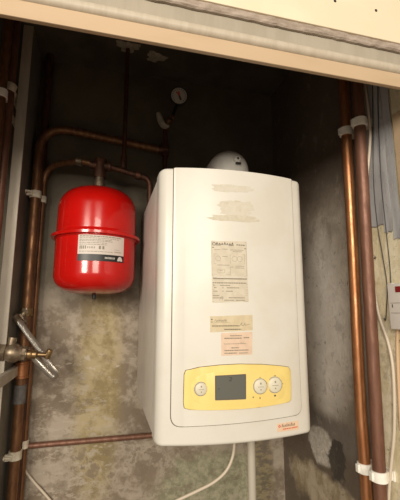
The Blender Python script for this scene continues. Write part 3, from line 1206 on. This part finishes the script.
# front pair on the right wall: points kept upright, following a slight lean
PP = [(344, 95), (352.3, 240), (360.2, 400), (365.8, 480)]
QP = [(358.5, 105), (366, 240), (375.3, 400), (379.6, 480)]
oP, aP = wallpipe('wall_pipe', PP, .0155, M['copper_bright'], 'bright orange copper pipe on the right wall, the nearer one to the boiler')
oQ, aQ = wallpipe('wall_pipe', QP, .0165, M['copper_brown'], 'dull brown copper pipe on the right wall beside the hanging white cable')


def onpath(al, z):
    for a, b in zip(al[:-1], al[1:]):
        if min(a.z, b.z) <= z <= max(a.z, b.z):
            t = (z - a.z) / (b.z - a.z)
            return a + (b - a) * t
    return al[0]


def clip(al, px, py, r, lb, m='clip', h=.026, wall_x=XR, mi=None):
    z = ax(px, py, XP).z
    p = onpath(al, z)
    cl = thing('pipe_clip', lb, 'pipe clip', (p.x, p.y, p.z))
    bm = bmesh.new()
    ringband(bm, p, (0, 0, 1), r + .0002, r + .0048, h)
    link_mesh('clip_ring', bm, M[m], cl)
    bm = bmesh.new()
    box(bm, p.x + r + .003, wall_x - .0005, p.y - .011, p.y + .011, p.z - h * .42, p.z + h * .42, .0015, 2)
    box(bm, wall_x - .006, wall_x - .0003, p.y - .016, p.y + .016, p.z - h * .5, p.z + h * .5, .001, 1)
    link_mesh('clip_stem', bm, M[m], cl)
    bm = bmesh.new()
    box(bm, p.x - r - .009, p.x - r - .003, p.y - .004, p.y + .008, p.z - h * .4, p.z + h * .4, .001, 1)
    link_mesh('clip_latch', bm, M[m], cl)
    return cl


clip(aP, 345, 133, .0155, 'white pipe clip near the top of the bright copper pipe on the right')
clip(aQ, 359, 123.5, .0165, 'white pipe clip near the top of the dull brown pipe on the right')
clip(aP, 364, 467, .0155, 'cream pipe clip near the bottom of the bright copper pipe on the right')
clip(aQ, 379, 475.5, .0165, 'cream pipe clip near the bottom of the dull brown pipe on the right')


def lclip(px, py, lb):
    z = ax(px, py, XA).z
    p = Vector((XA, YA, z))
    cl = thing('pipe_clip', lb, 'pipe clip', tuple(p))
    bm = bmesh.new()
    ringband(bm, p, (0, 0, 1), ra + .0002, ra + .0048, .028)
    box(bm, XL + .0005, XL + .014, YA - .026, YA - .012, z - .010, z + .010, .001, 1)
    box(bm, p.x - ra - .003, p.x - ra + .012, YA - ra - .012, YA - ra, z - .009, z + .009, .002)
    link_mesh('clip_ring', bm, M['clip_old'], cl)
    bm = bmesh.new()
    lathe(bm, [(0, 0), (.007, 0), (.007, .004), (.004, .005), (.004, .022)], (XL + .0, YA - .034, z + .002), (1, 0, 0), 14)
    link_mesh('clip_screw', bm, M['clip_old'], cl)
    # second clip behind on the thinner pipe
    return z


z1_ = lclip(35, 194, 'old cream pipe clip on the thick left riser beside the red vessel')
z2_ = lclip(17, 452, 'old cream pipe clip on the thick left riser near the floor')
for z, lb in ((z1_ - .008, 'small cream clip on the thinner left pipe beside the red vessel'), (z2_ + .022, 'small cream clip on the thinner left pipe just above the level cross pipe')):
    cl = thing('pipe_clip', lb, 'pipe clip', (XB_, YB_, z))
    bm = bmesh.new()
    ringband(bm, (XB_, YB_, z), (0, 0, 1), RB + .0002, RB + .0045, .026)
    link_mesh('clip_ring', bm, M['clip_old'], cl)
    bm = bmesh.new()
    box(bm, XB_ - .007, XB_ + .007, YB_ + RB + .003, D, z - .01, z + .01, .001, 1)
    link_mesh('clip_stem', bm, M['clip_old'], cl)

# ---------------------------------------------------------------- filling loop at left
YV = YA - .045
fl2 = thing('filling_loop', 'braided steel filling loop hose with two brass valves on the left pipes', 'filling loop', tuple(at(20, 352, YV)))
# upper valve
uv = at(19, 318, YV)
bm = bmesh.new()
tube(bm, [uv + Vector((0.0, .05, .004)), uv + Vector((0.0, -.012, .0))], .012, 20)
ringband(bm, uv + Vector((0, -.004, 0)), (0, 1, 0), .010, .017, .014, 6)
tube(bm, [uv + Vector((.0, 0, -.01)), uv + Vector((.024, 0, .032))], .0085, 16)
ringband(bm, uv + Vector((.019, 0, .024)), (.6, 0, .8), .006, .0135, .012, 6)
link_mesh('upper_valve', bm, M['dull_metal'], fl2)
bm = bmesh.new()
k1 = at(25, 321, YV - .006)
for j in range(3):
    ringband(bm, k1 + Vector((.001 * j, 0, .008 - .008 * j)), (.5, -.6, .4), .003, .0085, .004, 10)
tube(bm, [k1 + Vector((-.01, .01, 0)), k1 + Vector((.004, -.004, 0))], .004, 10)
link_mesh('chain_cap', bm, M['dull_metal'], fl2)
# hose loop
h = [at(17.5, 319, YV - .016), at(23, 327, YV - .03), at(33, 341, YV - .045), at(44, 356, YV - .055), at(53, 368, YV - .055), at(57.3, 374, YV - .04),
     at(53, 376.5, YV - .03), at(45, 369.5, YV - .035), at(37, 361.5, YV - .045), at(29, 352, YV - .05)]
bm = bmesh.new()
tube(bm, spline(h, 8), .0098, 20)
link_mesh('braided_hose', bm, M['braid'], fl2)
for A_, B_ in ((h[0], h[1]), (h[-1], h[-2])):
    bm = bmesh.new()
    hd = (B_ - A_).normalized()
    tube(bm, [A_ - hd * .012, A_ + hd * .016], .0125, 18)
    link_mesh('hose_ferrule', bm, M['dull_metal'], fl2)
# lower valve body: runs from the left across the riser with a spindle towards the right
YW = YV - .075
v0 = at(-12, 351, YW)
v1 = at(27, 354, YW)
bm = bmesh.new()
dv = (v1 - v0).normalized()
L = (v1 - v0).length
prof = [(0, 0), (.022, 0), (.022, L * .22), (.017, L * .26), (.017, L * .40), (.025, L * .48), (.030, L * .58), (.030, L * .72), (.024, L * .80), (.020, L * .92), (.020, L), (0, L)]
lathe(bm, prof, v0, dv, 28)
ringband(bm, v0 + dv * L * .36, dv, .012, .029, .022, 6)
ringband(bm, v0 + dv * L * .93, dv, .012, .024, .012, 8)
vb = at(11, 347, YW)
tube(bm, [vb, vb + Vector((.004, .0, .030))], .013, 18)
tube(bm, [v0 + dv * L * .65, v0 + dv * L * .65 + Vector((0, YA - RA - YW - .001, 0))], .013, 18)
link_mesh('valve_body', bm, M['dull_metal'], fl2)
bm = bmesh.new()
s1 = at(38, 354.5, YW)
s2 = at(46.5, 355, YW)
ds = (s1 - v1).normalized()
Ls = (s1 - v1).length
lathe(bm, [(0, 0), (.015, 0), (.016, Ls * .3), (.013, Ls * .5), (.014, Ls * .6), (.014, Ls * .85), (.009, Ls), (.0075, Ls), (.0075, Ls + (s2 - s1).length), (0, Ls + (s2 - s1).length)], v1, ds, 20)
link_mesh('spindle', bm, M['brass'], fl2)
bm = bmesh.new()
th = at(48.5, 354, YW)
lathe(bm, [(0, -.016), (.009, -.015), (.0105, -.009), (.009, 0), (.0105, .009), (.009, .015), (0, .016)], th, (.35, -.2, 1), 16)
lathe(bm, [(0, -.008), (.0085, -.006), (.0085, .004), (0, .006)], th, ds, 16)
link_mesh('tee_handle', bm, M['brass'], fl2)

# ---------------------------------------------------------------- cables
XCb = XR - .012


def cable(name, pix, r, m, lb, X=None, Y=None, n=10):
    pts = [ax(px, py, X) if X is not None else at(px, py, Y) for px, py in pix]
    bm = bmesh.new()
    tube(bm, spline(pts, n), r, 12)
    o = link_mesh(name, bm, m, None, True, loc=tuple(pts[-1]))
    return tag(o, lb, 'cable')


cable('power_cable', [(364, 80), (367, 100), (370, 128), (369.5, 150), (367, 181), (367.6, 212), (370, 245), (373, 280), (378.5, 313), (387.5, 340), (392.5, 365), (394.3, 400), (394, 434), (390.6, 470), (388.5, 500), (388, 540)], .0042, M['white_cable'],
      'off-white cable hanging down the right wall past the brown pipe', X=XR - .014)
cable('thin_wire', [(378, 84), (378, 110), (379.5, 150), (381.5, 185), (385.5, 225), (389.5, 262), (391, 286)], .0013, M['black_cable'], 'thin black wire hanging to the wall control box, the right one of the pair', X=XR - .008)
cable('thin_wire', [(372.5, 84), (373, 130), (373.6, 181), (377, 222), (382.5, 255), (387, 285), (386.4, 310), (385.5, 320), (384, 318)], .0013, M['black_cable'], 'thin black wire looping past the left side of the control box', X=XR - .008)
cable('branch_cable', [(398, 326), (397.2, 345), (398.5, 380), (401, 430)], .0042, M['tan_cable'], 'tan cable coming out below the white control box', X=XR - .006)
cable('boiler_cable', [(234.5, 425), (234.5, 441), (232.5, 457), (226, 471), (214, 482), (197, 491), (178, 500), (150, 514)], .0046, M['white_cable'], 'off-white flex curving down to the left under the boiler', Y=1.18)
o = cable('floor_cable', [(22, 464), (26, 472), (34, 482), (44, 493), (54, 505), (62, 518)], .0042, M['white_cable'], 'white cable running diagonally across the lower left of the back wall', Y=D - .008)
q = at(251, 440, 1.22)
pipe('condensate_pipe', [(q.x, 1.22, 0.0), (q.x, 1.22, BZ0 + .0)], .0135, M['grey_cable'], 'pale plastic waste pipe dropping straight down from under the boiler', rad=0)

# ---------------------------------------------------------------- control box at right
ta = ax(386.5, 284, XR - .03)
tb = ax(386.5, 329, XR - .03)
box_y1 = ta.y
tbx = thing('control_box', 'white wall control box with a dark red window at the right edge', 'control box', (XR, box_y1 - .05, tb.z))
bm = bmesh.new()
box(bm, XR - .030, XR - .0005, box_y1 - .13, box_y1, tb.z, ta.z, .003, 3)
link_mesh('box_body', bm, M['white_plastic'], tbx)
w0 = ax(395, 286.5, XR - .03)
w1 = ax(395, 292.5, XR - .03)
bm = bmesh.new()
box(bm, XR - .0312, XR - .029, w0.y - .06, w0.y, w1.z, w0.z, .0005, 1)
link_mesh('red_window', bm, M['redwin'], tbx)
for py in (303, 313):
    z = ax(395, py, XR - .03).z
    bm = bmesh.new()
    box(bm, XR - .0306, XR - .029, box_y1 - .125, box_y1 - .008, z - .0007, z + .0007)
    link_mesh('panel_line', bm, M['ink_soft'], tbx, False)
bm = bmesh.new()
z = ax(390, 306, XR - .03).z
box(bm, XR - .0308, XR - .029, box_y1 - .016, box_y1 - .013, z - .004, z + .004)
link_mesh('small_mark', bm, M['ink'], tbx, False)
ba = ax(384.8, 284, XR - .02)
bb = ax(384.8, 304, XR - .02)
bm = bmesh.new()
box(bm, XR - .012, XR - .0005, box_y1 + .0005, box_y1 + .010, bb.z, ba.z + .002, .001, 1)
link_mesh('side_bracket', bm, M['white_plastic'], tbx)

# ---------------------------------------------------------------- crumpled grey sheeting on the right wall, beside the pipes
rs = random.Random(11)


def sheet(pxa, pxb, ybot, lb, off, seed):
    r = random.Random(seed)
    a = ax(pxa, 150, XR)
    b = ax(pxb, 150, XR)
    zb = ax((pxa + pxb) / 2, ybot, XR).z
    zt_ = CZ + .72
    nz, ny = 40, 8
    bm = bmesh.new()
    g = []
    for i in range(nz + 1):
        row = []
        for j in range(ny + 1):
            y = a.y + (b.y - a.y) * j / ny
            zz = zb + (zt_ - zb) * i / nz + (r.uniform(-.003, .003) if i == 0 else 0)
            x = XR - off - .0004 * math.sin(j * .8 + i * .13 + seed)
            row.append(bm.verts.new((x, y + .0008 * math.sin(i * .4 + seed), zz)))
        g.append(row)
    for i in range(nz):
        for j in range(ny):
            bm.faces.new((g[i][j], g[i][j + 1], g[i + 1][j + 1], g[i + 1][j]))
    rr = bmesh.ops.extrude_face_region(bm, geom=bm.faces[:])
    for v_ in [v_ for v_ in rr['geom'] if isinstance(v_, bmesh.types.BMVert)]:
        v_.co.x += .0008
    o = link_mesh('plastic_strip', bm, M['foil'], None, True, loc=(XR, (a.y + b.y) / 2, zb))
    return tag(o, lb, 'plastic strip')


sheet(366, 379, 228, 'grey plastic strip on the right wall next to the brown pipe', .005, 1)
sheet(379.3, 387, 234, 'narrow grey plastic strip, the middle one on the upper right wall', .006, 2)
sheet(387.2, 395, 240, 'grey plastic strip on the upper right wall nearest the beige jamb', .005, 3)


# ---------------------------------------------------------------- plaster lumps around the ceiling holes
def lump(px, py, rx, ry, lb, seed):
    r = random.Random(seed)
    c = az(px, py, HC)
    bm = bmesh.new()
    bmesh.ops.create_icosphere(bm, subdivisions=3, radius=1)
    for v_ in bm.verts:
        t = math.atan2(v_.co.y, v_.co.x)
        k_ = 1 + .22 * math.sin(3 * t + seed) + .15 * math.sin(7 * t + seed * 2) + r.uniform(-.04, .04)
        v_.co = Vector((c.x + v_.co.x * rx * k_, c.y + v_.co.y * ry * k_, HC + v_.co.z * .006))
    o = link_mesh('plaster_patch', bm, M['plaster'], None, True, loc=tuple(c))
    return tag(o, lb, 'plaster')


lump(128, 46.5, .045, .03, 'pale plaster lump on the recess ceiling around the thin drop pipe', 3)
lump(156, 57, .04, .03, 'pale plaster lump on the recess ceiling, the one further right', 8)
